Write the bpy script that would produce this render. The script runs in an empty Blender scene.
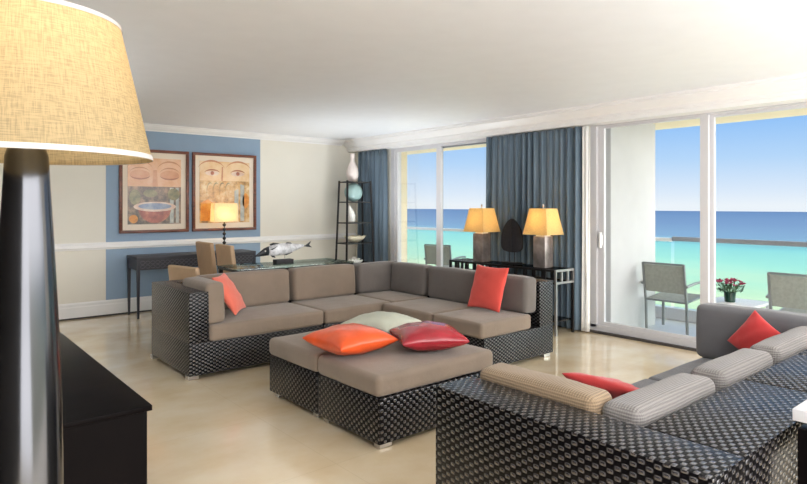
import bpy, bmesh, math, random
from mathutils import Vector, Matrix
random.seed(7)
SC = bpy.context.scene
COL = SC.collection
PI = math.pi

# ------------------------------------------------------------------ helpers
def lin(v):
    v /= 255.0
    return v / 12.92 if v <= 0.04045 else ((v + 0.055) / 1.055) ** 2.4
def rgb(r, g, b): return (lin(r), lin(g), lin(b), 1.0)

class N:
    """small node-tree builder"""
    def __init__(self, name):
        self.m = bpy.data.materials.new(name); self.m.use_nodes = True
        self.t = self.m.node_tree; self.t.nodes.clear()
        self.out = self.t.nodes.new('ShaderNodeOutputMaterial')
    def n(self, typ, **kw):
        nd = self.t.nodes.new(typ)
        for k, v in kw.items():
            if k.startswith('_'): nd.inputs[k[1:].replace('_', ' ')].default_value = v
            else: setattr(nd, k, v)
        return nd
    def l(self, a, b): self.t.links.new(a, b)
    def math(self, op, a, b=None, c=None):
        nd = self.t.nodes.new('ShaderNodeMath'); nd.operation = op
        for i, x in enumerate((a, b, c)):
            if x is None: continue
            if isinstance(x, (int, float)): nd.inputs[i].default_value = x
            else: self.l(x, nd.inputs[i])
        return nd.outputs[0]
    def ramp(self, fac, stops, interp='LINEAR'):
        nd = self.t.nodes.new('ShaderNodeValToRGB'); cr = nd.color_ramp; cr.interpolation = interp
        while len(cr.elements) > 1: cr.elements.remove(cr.elements[-1])
        cr.elements[0].position, cr.elements[0].color = stops[0]
        for p, c in stops[1:]:
            e = cr.elements.new(p); e.color = c
        self.l(fac, nd.inputs[0]); return nd.outputs[0]
    def mix(self, fac, a, b):
        nd = self.t.nodes.new('ShaderNodeMix'); nd.data_type = 'RGBA'
        for s, x in ((0, fac), (6, a), (7, b)):
            if isinstance(x, (int, float, tuple)): nd.inputs[s].default_value = x
            else: self.l(x, nd.inputs[s])
        return nd.outputs[2]
    def bsdf(self, col=None, rough=.5, metal=0, spec=.5, coat=0, coat_rough=.1, sheen=0):
        p = self.t.nodes.new('ShaderNodeBsdfPrincipled')
        if isinstance(col, tuple): p.inputs['Base Color'].default_value = col
        elif col is not None: self.l(col, p.inputs['Base Color'])
        if isinstance(rough, (int, float)): p.inputs['Roughness'].default_value = rough
        else: self.l(rough, p.inputs['Roughness'])
        p.inputs['Metallic'].default_value = metal
        p.inputs['Specular IOR Level'].default_value = spec
        p.inputs['Coat Weight'].default_value = coat
        p.inputs['Coat Roughness'].default_value = coat_rough
        p.inputs['Sheen Weight'].default_value = sheen
        self.l(p.outputs[0], self.out.inputs[0]); self.p = p
        return p
    def bump(self, h, strength=.3, dist=.01):
        b = self.n('ShaderNodeBump'); b.inputs['Strength'].default_value = strength; b.inputs['Distance'].default_value = dist
        self.l(h, b.inputs['Height']); self.l(b.outputs[0], self.p.inputs['Normal'])
    def noise(self, scale, detail=4, rough=.5, coord='Object', stretch=None):
        tc = self.n('ShaderNodeTexCoord'); src = tc.outputs[coord]
        if stretch:
            mp = self.n('ShaderNodeMapping'); mp.inputs['Scale'].default_value = stretch
            self.l(src, mp.inputs[0]); src = mp.outputs[0]
        nz = self.n('ShaderNodeTexNoise'); nz.inputs['Scale'].default_value = scale
        nz.inputs['Detail'].default_value = detail; nz.inputs['Roughness'].default_value = rough
        self.l(src, nz.inputs['Vector']); return nz.outputs['Fac']

def plain(name, col, rough=.5, metal=0, spec=.5, coat=0, var=.06, vs=6.0, bump=0, bs=200, sheen=0, stretch=None):
    b = N(name); f = b.noise(vs, 3, stretch=stretch)
    d = tuple(max(0, x * (1 - var)) for x in col[:3]) + (1,); u = tuple(min(1, x * (1 + var)) for x in col[:3]) + (1,)
    c = b.ramp(f, [(.35, d), (.65, u)])
    b.bsdf(c, rough, metal, spec, coat, sheen=sheen)
    if bump: b.bump(b.noise(bs, 2), bump, .004)
    return b.m

def wicker(name, pitch_u, pitch_v, c_hi, c_lo, rough=.3):
    b = N(name); uv = b.n('ShaderNodeUVMap'); sp = b.n('ShaderNodeSeparateXYZ'); b.l(uv.outputs[0], sp.inputs[0])
    U = b.math('DIVIDE', sp.outputs[0], pitch_u); V = b.math('DIVIDE', sp.outputs[1], pitch_v)
    fu = b.math('SUBTRACT', b.math('FRACT', U), .5); fv = b.math('SUBTRACT', b.math('FRACT', V), .5)
    chk = b.math('ABSOLUTE', b.math('MODULO', b.math('ADD', b.math('FLOOR', U), b.math('FLOOR', V)), 2))
    cu = b.math('COSINE', b.math('MULTIPLY', fu, PI)); cv = b.math('COSINE', b.math('MULTIPLY', fv, PI))
    ha = b.math('MULTIPLY', b.math('POWER', cu, .75), b.math('POWER', cv, .6))
    hb = b.math('MULTIPLY', b.math('MULTIPLY', cv, b.math('POWER', cu, .5)), .14)
    a = b.math('MULTIPLY', ha, chk); bb = b.math('MULTIPLY', hb, b.math('SUBTRACT', 1.0, chk))
    h = b.math('ADD', a, bb)
    c = b.ramp(h, [(.14, c_lo), (.38, c_hi)])  # low strands darker: shade of the weave gaps put into the colour
    rg = b.math('ADD', b.math('MULTIPLY', b.math('SUBTRACT', 1.0, h), .05), rough + .06)
    b.bsdf(c, rg, 0, .75, .45, .1)
    k = b.ramp(h, [(.12, (.10, .10, .10, 1)), (.4, (.8, .8, .8, 1))]); b.l(k, b.p.inputs['Specular IOR Level']); b.l(k, b.p.inputs['Coat Weight'])
    b.bump(h, 1.0, pitch_u * .12); b.l(b.p.inputs['Normal'].links[0].from_socket, b.p.inputs['Coat Normal'])
    return b.m

def fabric(name, col, rib=0, var=.1, axis='x', sheen=.25):
    b = N(name); f = b.noise(3.0, 5)
    d = tuple(x * (1 - var) for x in col[:3]) + (1,); u = tuple(min(1, x * (1 + var)) for x in col[:3]) + (1,)
    c = b.ramp(f, [(.3, d), (.7, u)])
    if rib:
        uv = b.n('ShaderNodeUVMap'); sp = b.n('ShaderNodeSeparateXYZ'); b.l(uv.outputs[0], sp.inputs[0])
        s = b.math('SINE', b.math('MULTIPLY', sp.outputs[0 if axis == 'x' else 1], 2 * PI / rib))
        s2 = b.math('SINE', b.math('MULTIPLY', sp.outputs[1 if axis == 'x' else 0], 2 * PI / (rib * .8)))
        hh = b.math('ADD', b.math('MULTIPLY', s, .5), b.math('MULTIPLY', s2, .2))
        dk = tuple(x * .42 for x in col[:3]) + (1,)
        c = b.mix(b.math('MULTIPLY', b.math('SUBTRACT', .55, hh), .6), c, dk)
        b.bsdf(c, .9, 0, .2, sheen=sheen); b.bump(hh, .6, .003)
    else:
        b.bsdf(c, .9, 0, .2, sheen=sheen)
        n1 = b.noise(500, 1); n2 = b.noise(9, 3)
        b.bump(b.math('ADD', b.math('MULTIPLY', n1, .12), n2), .28, .02)
    return b.m

def glass(name, tint=(1, 1, 1, 1), refl=.06, rough=.0):
    b = N(name)
    tr = b.n('ShaderNodeBsdfTransparent'); tr.inputs[0].default_value = tint
    gl = b.n('ShaderNodeBsdfGlossy'); gl.inputs['Roughness'].default_value = rough
    lw = b.n('ShaderNodeLayerWeight'); lw.inputs[0].default_value = .25
    f = b.math('ADD', b.math('MULTIPLY', lw.outputs['Fresnel'], .14), refl * .3)
    mx = b.n('ShaderNodeMixShader'); b.l(f, mx.inputs[0]); b.l(tr.outputs[0], mx.inputs[1]); b.l(gl.outputs[0], mx.inputs[2])
    b.l(mx.outputs[0], b.out.inputs[0])
    return b.m

def shade_mat(name, col, trans, weave=0.004, glow=.55, var=.12):
    b = N(name); tc = b.n('ShaderNodeUVMap'); sp = b.n('ShaderNodeSeparateXYZ'); b.l(tc.outputs[0], sp.inputs[0])
    n1 = b.noise(1.0, 3, coord='UV', stretch=(30, 420, 1)); n2 = b.noise(1.0, 3, coord='UV', stretch=(420, 30, 1))
    f = b.math('MULTIPLY', b.math('ADD', n1, n2), .5)
    lo = tuple(x * (1 - var * 2.2) for x in trans[:3]) + (1,)
    ct = b.ramp(f, [(.40, lo), (.56, trans)])
    cd = b.ramp(f, [(.40, tuple(x * (1 - var) for x in col[:3]) + (1,)), (.56, col)])
    df = b.n('ShaderNodeBsdfDiffuse'); b.l(cd, df.inputs[0])
    tl = b.n('ShaderNodeBsdfTranslucent'); b.l(ct, tl.inputs[0])
    mx = b.n('ShaderNodeMixShader'); mx.inputs[0].default_value = glow
    b.l(df.outputs[0], mx.inputs[1]); b.l(tl.outputs[0], mx.inputs[2]); b.l(mx.outputs[0], b.out.inputs[0])
    return b.m

def emit(name, col, s):
    b = N(name); e = b.n('ShaderNodeEmission'); e.inputs[0].default_value = col; e.inputs[1].default_value = s
    b.l(e.outputs[0], b.out.inputs[0]); return b.m

def box_uv(me):
    uvl = me.uv_layers.new(name='UVMap') if not me.uv_layers else me.uv_layers[0]
    for p in me.polygons:
        n = p.normal; ax = max(range(3), key=lambda i: abs(n[i]))
        for li in p.loop_indices:
            v = me.vertices[me.loops[li].vertex_index].co
            uvl.data[li].uv = ((v.y, v.z), (v.x, v.z), (v.x, v.y))[ax]

def mk(name, bm, mat, parent=None, smooth=False, recalc=True, uv=True):
    if recalc: bmesh.ops.recalc_face_normals(bm, faces=bm.faces[:])
    me = bpy.data.meshes.new(name); bm.to_mesh(me); bm.free()
    if uv and not me.uv_layers: box_uv(me)
    me.materials.append(mat)
    if smooth:
        for p in me.polygons: p.use_smooth = True
        if smooth != 'all':
            try: me.set_sharp_from_angle(angle=math.radians(40))
            except Exception: pass
    o = bpy.data.objects.new(name, me); COL.objects.link(o)
    if parent is not None: o.parent = parent
    return o
def root(name, label, cat, loc=(0, 0, 0), rz=0, group=None):
    o = bpy.data.objects.new(name, None); COL.objects.link(o); o.location = loc; o.rotation_euler = (0, 0, rz)
    o.empty_display_size = .1
    return tag(o, label, cat, group)
def tag(o, label, cat, group=None):
    o['label'] = label; o['category'] = cat
    if group: o['group'] = group
    return o
def struct(name, bm, mat, parent=None, smooth=False):
    o = mk(name, bm, mat, parent, smooth); o['kind'] = 'structure'; return o
def copy_tree(o, parent=None):
    c = o.copy(); COL.objects.link(c)
    if parent is not None: c.parent = parent
    for ch in list(o.children): copy_tree(ch, c)
    return c
def BM(): return bmesh.new()

def box(bm, x0, x1, y0, y1, z0, z1, bev=0):
    b = BM() if bev else bm
    vs = [b.verts.new((x, y, z)) for x in (x0, x1) for y in (y0, y1) for z in (z0, z1)]
    for f in ((0, 1, 3, 2), (4, 6, 7, 5), (0, 4, 5, 1), (2, 3, 7, 6), (0, 2, 6, 4), (1, 5, 7, 3)):
        b.faces.new([vs[i] for i in f])
    if bev:
        bmesh.ops.bevel(b, geom=b.edges[:], offset=bev, segments=2, affect='EDGES', profile=.5)
        merge(bm, b)
    return bm
def merge(dst, src, M=None):
    mp = {}
    for v in src.verts:
        mp[v] = dst.verts.new(M @ v.co if M else v.co)
    for f in src.faces:
        dst.faces.new([mp[v] for v in f.verts])
    src.free()
def xf(bm, M): bmesh.ops.transform(bm, matrix=M, verts=bm.verts[:]); return bm
def tube(bm, pts, r, seg=10, closed=False):
    pts = [Vector(p) for p in pts]; n = len(pts); rings = []
    rs = r if isinstance(r, (list, tuple)) else [r] * n
    up = None
    for i, p in enumerate(pts):
        if closed: t = pts[(i + 1) % n] - pts[i - 1]
        else: t = pts[min(i + 1, n - 1)] - pts[max(i - 1, 0)]
        t.normalize()
        if up is None: up = t.orthogonal().normalized()
        else:
            up = up - t * up.dot(t)
            up = up.normalized() if up.length > 1e-6 else t.orthogonal().normalized()
        b = t.cross(up)
        rings.append([bm.verts.new(p + (up * math.cos(a) + b * math.sin(a)) * rs[i]) for a in [2 * PI * k / seg for k in range(seg)]])
    for i in range(n if closed else n - 1):
        A, B = rings[i], rings[(i + 1) % n]
        for k in range(seg): bm.faces.new((A[k], A[(k + 1) % seg], B[(k + 1) % seg], B[k]))
    if not closed: bm.faces.new(rings[0][::-1]); bm.faces.new(rings[-1])
    return bm
def bar(bm, a, b, w, h=None):
    """square-section bar from a to b"""
    a, b = Vector(a), Vector(b); h = h or w; t = (b - a).normalized()
    s = t.cross(Vector((0, 0, 1)))
    s = s.normalized() if s.length > 1e-4 else Vector((1, 0, 0))
    u = s.cross(t).normalized()
    R = [[bm.verts.new(p + s * (i * w / 2) + u * (j * h / 2)) for i, j in ((-1, -1), (1, -1), (1, 1), (-1, 1))] for p in (a, b)]
    for k in range(4): bm.faces.new((R[0][k], R[0][(k + 1) % 4], R[1][(k + 1) % 4], R[1][k]))
    bm.faces.new(R[0][::-1]); bm.faces.new(R[1]); return bm
def lathe(bm, prof, seg=40, c=(0, 0, 0), caps=True):
    rings = []
    for r, z in prof:
        rings.append([bm.verts.new((c[0] + r * math.cos(2 * PI * k / seg), c[1] + r * math.sin(2 * PI * k / seg), c[2] + z)) for k in range(seg)])
    for A, B in zip(rings, rings[1:]):
        for k in range(seg): bm.faces.new((A[k], A[(k + 1) % seg], B[(k + 1) % seg], B[k]))
    if caps: bm.faces.new(rings[0][::-1]); bm.faces.new(rings[-1])
    return bm
def prism(bm, poly, axis, a, b):
    """2-D polygon swept along an axis ('x','y','z') from a to b"""
    def P(p, t): return {'x': (t, p[0], p[1]), 'y': (p[0], t, p[1]), 'z': (p[0], p[1], t)}[axis]
    A = [bm.verts.new(P(p, a)) for p in poly]; B = [bm.verts.new(P(p, b)) for p in poly]; n = len(poly)
    for k in range(n): bm.faces.new((A[k], A[(k + 1) % n], B[(k + 1) % n], B[k]))
    bm.faces.new(A[::-1]); bm.faces.new(B); return bm
def rbox(bm, x0, x1, y0, y1, z0, z1, r=.03, bulge=(0, 0, 0), seg=3, n=8, M=None, wr=0.0):
    """soft rounded cushion box"""
    c = Vector(((x0 + x1) / 2, (y0 + y1) / 2, (z0 + z1) / 2)); h = Vector(((x1 - x0) / 2, (y1 - y0) / 2, (z1 - z0) / 2))
    r = min(r, min(h) * .98); cs = []
    for a in range(3):
        arc = [h[a] - r + r * math.tan(k / seg * PI / 4) for k in range(1, seg + 1)]
        inn = [-(h[a] - r) + 2 * (h[a] - r) * k / n for k in range(n + 1)]
        cs.append([-x for x in arc[::-1]] + inn + arc)
    verts = {}
    ph = [random.uniform(0, 6) for _ in range(4)]
    def V(i, j, k):
        key = (i, j, k)
        if key in verts: return verts[key]
        p = Vector((cs[0][i], cs[1][j], cs[2][k]))
        q = Vector([max(-(h[a] - r), min(h[a] - r, p[a])) for a in range(3)])
        d = p - q; pos = q + d.normalized() * r
        f = [max(0, 1 - (pos[a] / h[a]) ** 2) for a in range(3)]
        g = [pos[a] / h[a] for a in range(3)]
        off = Vector((bulge[0] * g[0] * f[1] * f[2], bulge[1] * g[1] * f[0] * f[2], bulge[2] * g[2] * f[0] * f[1]))
        if wr:
            w = math.sin(pos.x * 17 + ph[0] + 2 * math.sin(pos.y * 9 + ph[1])) * math.sin(pos.z * 14 + pos.y * 12 + ph[2])
            off += d.normalized() * w * wr
        v = c + pos + off
        verts[key] = bm.verts.new(M @ v if M else v); return verts[key]
    L = [len(x) - 1 for x in cs]
    for ax in range(3):
        b, d = [a for a in range(3) if a != ax]
        for side in (0, L[ax]):
            for i in range(L[b]):
                for j in range(L[d]):
                    q = []
                    for (ii, jj) in ((i, j), (i + 1, j), (i + 1, j + 1), (i, j + 1)):
                        k = [0, 0, 0]; k[ax] = side; k[b] = ii; k[d] = jj; q.append(V(*k))
                    try: bm.faces.new(q)
                    except ValueError: pass
    return bm
def pillow_bm(a, t, n=18, pinch=.07):
    bm = BM(); g = {}
    ph = [random.uniform(0, 6) for _ in range(3)]
    for s in (1, -1):
        for i in range(n + 1):
            for j in range(n + 1):
                u = math.sin((2 * i / n - 1) * PI / 2); v = math.sin((2 * j / n - 1) * PI / 2)
                edge = i in (0, n) or j in (0, n)
                if edge and s == -1: g[(s, i, j)] = g[(1, i, j)]; continue
                x = a * u * (1 - pinch * (1 - v * v)); y = a * v * (1 - pinch * (1 - u * u))
                w = max(0, (1 - u * u) * (1 - v * v))
                z = s * t / 2 * w ** .42
                z += s * .006 * w ** .3 * math.sin(9 * u + ph[0] + 3 * v) * math.sin(7 * v + ph[1]) if not edge else 0
                g[(s, i, j)] = bm.verts.new((x, y, z))
    for s in (1, -1):
        for i in range(n):
            for j in range(n):
                q = [g[(s, i, j)], g[(s, i + 1, j)], g[(s, i + 1, j + 1)], g[(s, i, j + 1)]]
                bm.faces.new(q if s == 1 else q[::-1])
    return bm

# ------------------------------------------------------------------ materials
M = {}
def floor_mat():
    b = N('travertine'); n1 = b.noise(.9, 6, .6); n2 = b.noise(2.4, 4, .5, stretch=(1, 1.3, 1))
    f = b.math('ADD', b.math('MULTIPLY', n1, .55), b.math('MULTIPLY', n2, .45))
    c = b.ramp(f, [(.3, rgb(216, 188, 146)), (.5, rgb(232, 212, 178)), (.7, rgb(242, 230, 206))])
    b.bsdf(c, b.math('ADD', b.math('MULTIPLY', n2, .14), .14), 0, .7, .8, .1)
    tc = b.n('ShaderNodeTexCoord'); br = b.n('ShaderNodeTexBrick'); br.offset = 0
    b.l(tc.outputs['Object'], br.inputs['Vector'])
    br.inputs['Scale'].default_value = 1; br.inputs['Brick Width'].default_value = .9; br.inputs['Row Height'].default_value = .9
    br.inputs['Mortar Size'].default_value = .003; br.inputs['Mortar Smooth'].default_value = .3
    c2 = b.mix(b.math('MULTIPLY', br.outputs['Fac'], .18), c, rgb(180, 160, 130)); b.l(c2, b.p.inputs['Base Color'])
    return b.m
def sea_mat():
    b = N('sea_water'); g = b.n('ShaderNodeNewGeometry'); sp = b.n('ShaderNodeSeparateXYZ'); b.l(g.outputs['Position'], sp.inputs[0])
    nz = b.noise(.012, 4, .55, stretch=(1, .22, 1))
    x = b.math('ADD', sp.outputs[0], b.math('MULTIPLY', b.math('SUBTRACT', nz, .5), 190))
    f = b.math('POWER', b.math('DIVIDE', x, 3000.0), .5)
    def at(X): return (X / 3000.0) ** .5
    c = b.ramp(f, [(at(60), rgb(192, 188, 156)), (at(150), rgb(182, 188, 150)), (at(200), rgb(166, 186, 156)), (at(280), rgb(148, 184, 164)),
                   (at(420), rgb(122, 168, 166)), (at(540), rgb(100, 126, 142)), (at(900), rgb(90, 112, 134)), (at(2500), rgb(74, 97, 124))])
    n2 = b.noise(.03, 3, .6, stretch=(1, .14, 1))
    band = b.math('MULTIPLY', b.ramp(n2, [(.5, (0, 0, 0, 1)), (.68, (1, 1, 1, 1))]), b.ramp(f, [(at(170), (.55, .55, .55, 1)), (at(330), (0, 0, 0, 1))]))
    c = b.mix(band, c, rgb(206, 196, 160))
    b.bsdf(c, .5, 0, .1)
    b.bump(b.noise(.4, 3, stretch=(1, .4, 1)), .25, .3)
    return b.m
def wood(name, lo, hi, rough=.35, stretch=(30, 2, 2), coat=0, spec=.5):
    b = N(name); f = b.noise(1.0, 5, .6, stretch=stretch)
    b.bsdf(b.ramp(f, [(.3, lo), (.7, hi)]), rough, 0, spec, coat); return b.m

M['floor'] = floor_mat(); M['sea'] = sea_mat()
M['ceil'] = plain('ceiling_paint', rgb(238, 240, 244), .55, var=.01)
M['cream'] = plain('cream_wall_paint', rgb(230, 226, 214), .6, var=.015, vs=2)
M['blue'] = plain('blue_wall_paint', rgb(142, 165, 189), .6, var=.03, vs=3)
M['white'] = plain('white_trim_paint', rgb(240, 239, 238), .35, var=.01)
M['stucco'] = plain('white_stucco', rgb(192, 192, 193), .8, var=.02, bump=.15, bs=60)
M['slab'] = plain('balcony_tile', rgb(206, 206, 212), .45, var=.03)
M['soffit'] = plain('balcony_soffit', rgb(240, 226, 196), .8, var=.02)
M['alu'] = plain('white_aluminium', rgb(212, 211, 214), .3, 0, .5, var=.01)
M['alu_grey'] = plain('grey_aluminium', rgb(150, 152, 158), .35, .2, .5, var=.02)
M['dark_gap'] = plain('dark_gap_strip', rgb(66, 62, 60), .6)  # dark strips painted in place of the shaded gaps along the floor
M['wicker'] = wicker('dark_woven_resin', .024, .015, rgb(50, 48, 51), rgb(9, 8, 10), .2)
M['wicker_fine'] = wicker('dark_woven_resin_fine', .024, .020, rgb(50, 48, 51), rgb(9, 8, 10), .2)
M['wicker_frame'] = plain('dark_resin_flat', rgb(38, 35, 36), .4, var=.1, vs=40, stretch=(1, 1, 30))
M['taupe'] = fabric('taupe_fabric', rgb(138, 123, 109))
M['taupe_grey'] = fabric('grey_taupe_fabric', rgb(112, 106, 102))
M['grey_fab'] = fabric('grey_fabric', rgb(104, 104, 107))
M['rib_tan'] = fabric('ribbed_tan_fabric', rgb(150, 128, 102), .010, axis='y')
M['rib_grey'] = fabric('ribbed_grey_fabric', rgb(136, 131, 128), .010, axis='y')
M['coral'] = fabric('coral_fabric', rgb(226, 86, 76), var=.06)
M['coral_light'] = fabric('light_coral_fabric', rgb(232, 118, 98), var=.06)
M['red_fab'] = fabric('red_fabric', rgb(184, 56, 56), var=.08)
M['orange'] = plain('orange_satin', rgb(238, 92, 40), .3, 0, .5, coat=.3, var=.12, vs=7, bump=.12, bs=26)
M['crimson'] = plain('crimson_satin', rgb(168, 40, 52), .27, 0, .5, coat=.35, var=.15, vs=7, bump=.14, bs=24)
M['sage'] = plain('sage_satin', rgb(196, 200, 184), .5, 0, .4, var=.05, vs=6, bump=.1, bs=24)
M['steel'] = plain('brushed_steel', rgb(200, 196, 190), .3, 1, .5, var=.05)
M['chrome'] = plain('polished_dark_chrome', rgb(92, 93, 97), .18, .97, .5, var=.1, vs=3)
M['black_gloss'] = wood('black_lacquered_wood', rgb(12, 10, 11), rgb(20, 16, 16), .3, (2, 40, 2), 0, .03)
M['dark_paint'] = plain('charcoal_painted_metal', rgb(52, 52, 60), .45, 0, .5, var=.08)
M['black_metal'] = plain('black_metal', rgb(24, 22, 24), .4, .0, .5, var=.1)
M['glare_metal'] = plain('painted_glare_metal', rgb(176, 174, 174), .3, .7, .5, var=.05)  # pale colour imitating glare on the near end of the black console
M['glass'] = glass('window_glass', (.975, .985, .985, 1), .0)
M['rail_glass'] = glass('green_balustrade_glass', (.87, .97, .93, 1), .02)
M['table_glass'] = glass('table_glass', (.55, .68, .66, 1), .9, .02)
M['dark_glass'] = glass('smoked_glass', (.18, .19, .2, 1), .6, .02)
M['walnut'] = wood('picture_frame_walnut', rgb(84, 44, 30), rgb(130, 72, 50), .35, (8, 8, 30))
M['mat_board'] = plain('cream_mat_board', rgb(238, 224, 206), .8, var=.02)
M['tan_leather'] = plain('tan_leather', rgb(192, 161, 128), .5, var=.06, vs=5, bump=.1)
M['curtain'] = None
M['ceramic'] = plain('pale_ceramic', rgb(234, 222, 216), .35, var=.03)
M['aqua'] = plain('aqua_ceramic', rgb(160, 190, 188), .3, var=.08, vs=8)
M['shell'] = plain('cream_shell', rgb(226, 216, 190), .45, var=.1, vs=14)
M['coral_white'] = plain('white_coral', rgb(238, 236, 230), .7, var=.05, vs=20)
M['silver_fish'] = plain('silvered_glaze', rgb(224, 224, 228), .3, .1, .5, var=.3, vs=20)
M['black_fish'] = plain('black_glaze', rgb(22, 22, 30), .3, var=.1)
M['slate'] = plain('dark_carved_wood', rgb(38, 36, 40), .55, var=.2, vs=20, bump=.4, bs=60)
M['mercury'] = plain('smoky_mirrored_lamp_base', rgb(156, 146, 142), .3, .55, .5, var=.25, vs=9)
M['shade_big'] = shade_mat('linen_lampshade', rgb(186, 168, 134), rgb(222, 196, 146), glow=.45, var=.2)
M['shade_gold'] = shade_mat('gold_silk_lampshade', rgb(238, 214, 160), rgb(255, 234, 178), glow=.5)
M['shade_cream'] = shade_mat('cream_lampshade', rgb(248, 238, 216), rgb(255, 240, 206), glow=.5)
M['trim_white'] = plain('white_shade_trim', rgb(198, 192, 190), .7)
M['bulb'] = emit('lamp_bulb', (1, .75, .42, 1), 12)
M['sling'] = plain('grey_green_sling_mesh', rgb(150, 151, 142), .7, var=.08, vs=30)
M['chair_frame'] = plain('grey_chair_metal', rgb(134, 136, 136), .4, .3, var=.04)
M['leaf'] = plain('leaf_green', rgb(52, 84, 46), .5, var=.2, vs=30)
M['petal'] = plain('magenta_petal', rgb(164, 40, 84), .5, var=.2, vs=40)
M['petal_dark'] = plain('dark_red_petal', rgb(136, 22, 48), .5, var=.2, vs=40)
M['pot'] = plain('dark_green_glass_pot', rgb(22, 56, 44), .2, var=.1)
M['sheer'] = plain('white_sheer', rgb(236, 236, 234), .8, var=.02)
def curtain_mat(name, a, b_):
    b = N(name); f = b.noise(1.0, 4, .6, stretch=(3, 60, 1.2)); b.bsdf(b.ramp(f, [(.3, a), (.7, b_)]), .7, 0, .3, sheen=.3); return b.m
M['curtain'] = curtain_mat('blue_grey_curtain', rgb(78, 96, 112), rgb(112, 130, 144))
M['teal'] = curtain_mat('pale_teal_curtain', rgb(120, 158, 168), rgb(160, 192, 198))

# ------------------------------------------------------------------ room shell
XW, YW, ZC = 5.85, 8.18, 2.46
XL, YB = -1.1, -1.2
struct('floor', box(BM(), XL - .1, 5.95, YB, YW + .1, -.1, 0), M['floor'])
struct('ceiling', box(BM(), XL - .1, 5.95, YB, YW + .1, ZC, ZC + .12), M['ceil'])
struct('wall_back', box(BM(), XL - .1, 6.05, YW, YW + .12, 0, ZC), M['cream'])
struct('wall_left', box(BM(), XL - .1, XL, YB, YW, 0, ZC), plain('unseen_dark_wall', rgb(52, 45, 41), .6, var=.03))  # unseen wall, made dark to keep the sofas' left faces dark
# blue accent panel painted on the back wall (two fields, above and below the dado)
bl = BM(); box(bl, 1.98, 4.10, YW - .004, YW, .2, .84); box(bl, 1.98, 4.10, YW - .004, YW, .93, 2.375)
o = struct('wall_accent', bl, M['blue'])
# window wall
ww = BM(); box(ww, XW, 6.0, 3.72, 5.12, 0, ZC); struct('wall_window', ww, M['cream'])
struct('wall_window_corner', box(BM(), XW, 6.0, 7.24, YW, 0, ZC), M['cream'])
struct('wall_window_near', box(BM(), XW, 6.0, YB, .45, 0, ZC), M['cream'])
struct('wall_header', box(BM(), XW, 6.0, .45, 7.24, 2.275, ZC), M['white'])
# header box that carries the curtain track, with stepped crown moulding
prof = [(XW, ZC), (XW, 2.275), (5.67, 2.275), (5.67, 2.315), (5.655, 2.32), (5.655, 2.345), (5.63, 2.36), (5.60, 2.39), (5.575, 2.415), (5.575, 2.43), (5.555, 2.435), (5.555, ZC)]
struct('trim_1', prism(BM(), prof, 'y', YB, YW - .01), M['white'])
prof = [(YW, 2.375), (YW - .02, 2.375), (YW - .025, 2.39), (YW - .05, 2.40), (YW - .08, 2.43), (YW - .085, 2.445), (YW - .11, 2.45), (YW - .11, ZC), (YW, ZC)]
struct('trim_2', prism(BM(), prof, 'x', XL, 5.56), M['white'])
prof = [(YW, .84), (YW - .018, .84), (YW - .022, .855), (YW - .035, .865), (YW - .035, .905), (YW - .022, .915), (YW - .018, .93), (YW, .93)]
struct('trim_3', prism(BM(), prof, 'x', XL, 5.84), M['white'])
prof = [(YW, .02), (YW - .022, .02), (YW - .022, .14), (YW - .016, .155), (YW - .016, .18), (YW - .008, .2), (YW, .2)]
struct('baseboard_back', prism(BM(), prof, 'x', XL, 5.84), M['white'])
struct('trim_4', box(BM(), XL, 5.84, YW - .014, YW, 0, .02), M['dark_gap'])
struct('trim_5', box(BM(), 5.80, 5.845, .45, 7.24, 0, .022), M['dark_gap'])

# ------------------------------------------------------------------ window and sliding door
def stile(bm, y0, y1, x0=5.87, x1=5.92, z0=.06, z1=2.272): box(bm, x0, x1, y0, y1, z0, z1)
w = bpy.data.objects.new('window_1', None); COL.objects.link(w); w['kind'] = 'structure'
f = BM(); box(f, 5.852, 5.99, 5.12, 7.24, .0, .06); box(f, 5.852, 5.99, 5.12, 7.24, 2.235, 2.274)
box(f, 5.852, 5.99, 7.155, 7.24, .06, 2.235); box(f, 5.852, 5.99, 5.12, 5.2, .06, 2.235)
mk('window_frame', f, M['alu'], w)
f = BM(); stile(f, 7.09, 7.15, 5.86, 5.9, .06, 2.235); stile(f, 6.13, 6.22, 5.86, 5.9, .06, 2.235); box(f, 5.86, 5.9, 6.22, 7.09, .06, .15); box(f, 5.86, 5.9, 6.22, 7.09, 2.215, 2.235)
mk('sash', f, M['alu'], w)
f = BM(); stile(f, 6.18, 6.25, 5.92, 5.96, .06, 2.235); stile(f, 5.2, 5.26, 5.92, 5.96, .06, 2.235); box(f, 5.92, 5.96, 5.26, 6.18, .06, .15); box(f, 5.92, 5.96, 5.26, 6.18, 2.215, 2.235)
mk('sash', f, M['alu_grey'], w)
mk('pane', box(BM(), 5.877, 5.883, 6.22, 7.09, .15, 2.215), M['glass'], w)
mk('pane', box(BM(), 5.937, 5.943, 5.26, 6.18, .15, 2.215), M['glass'], w)

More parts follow.
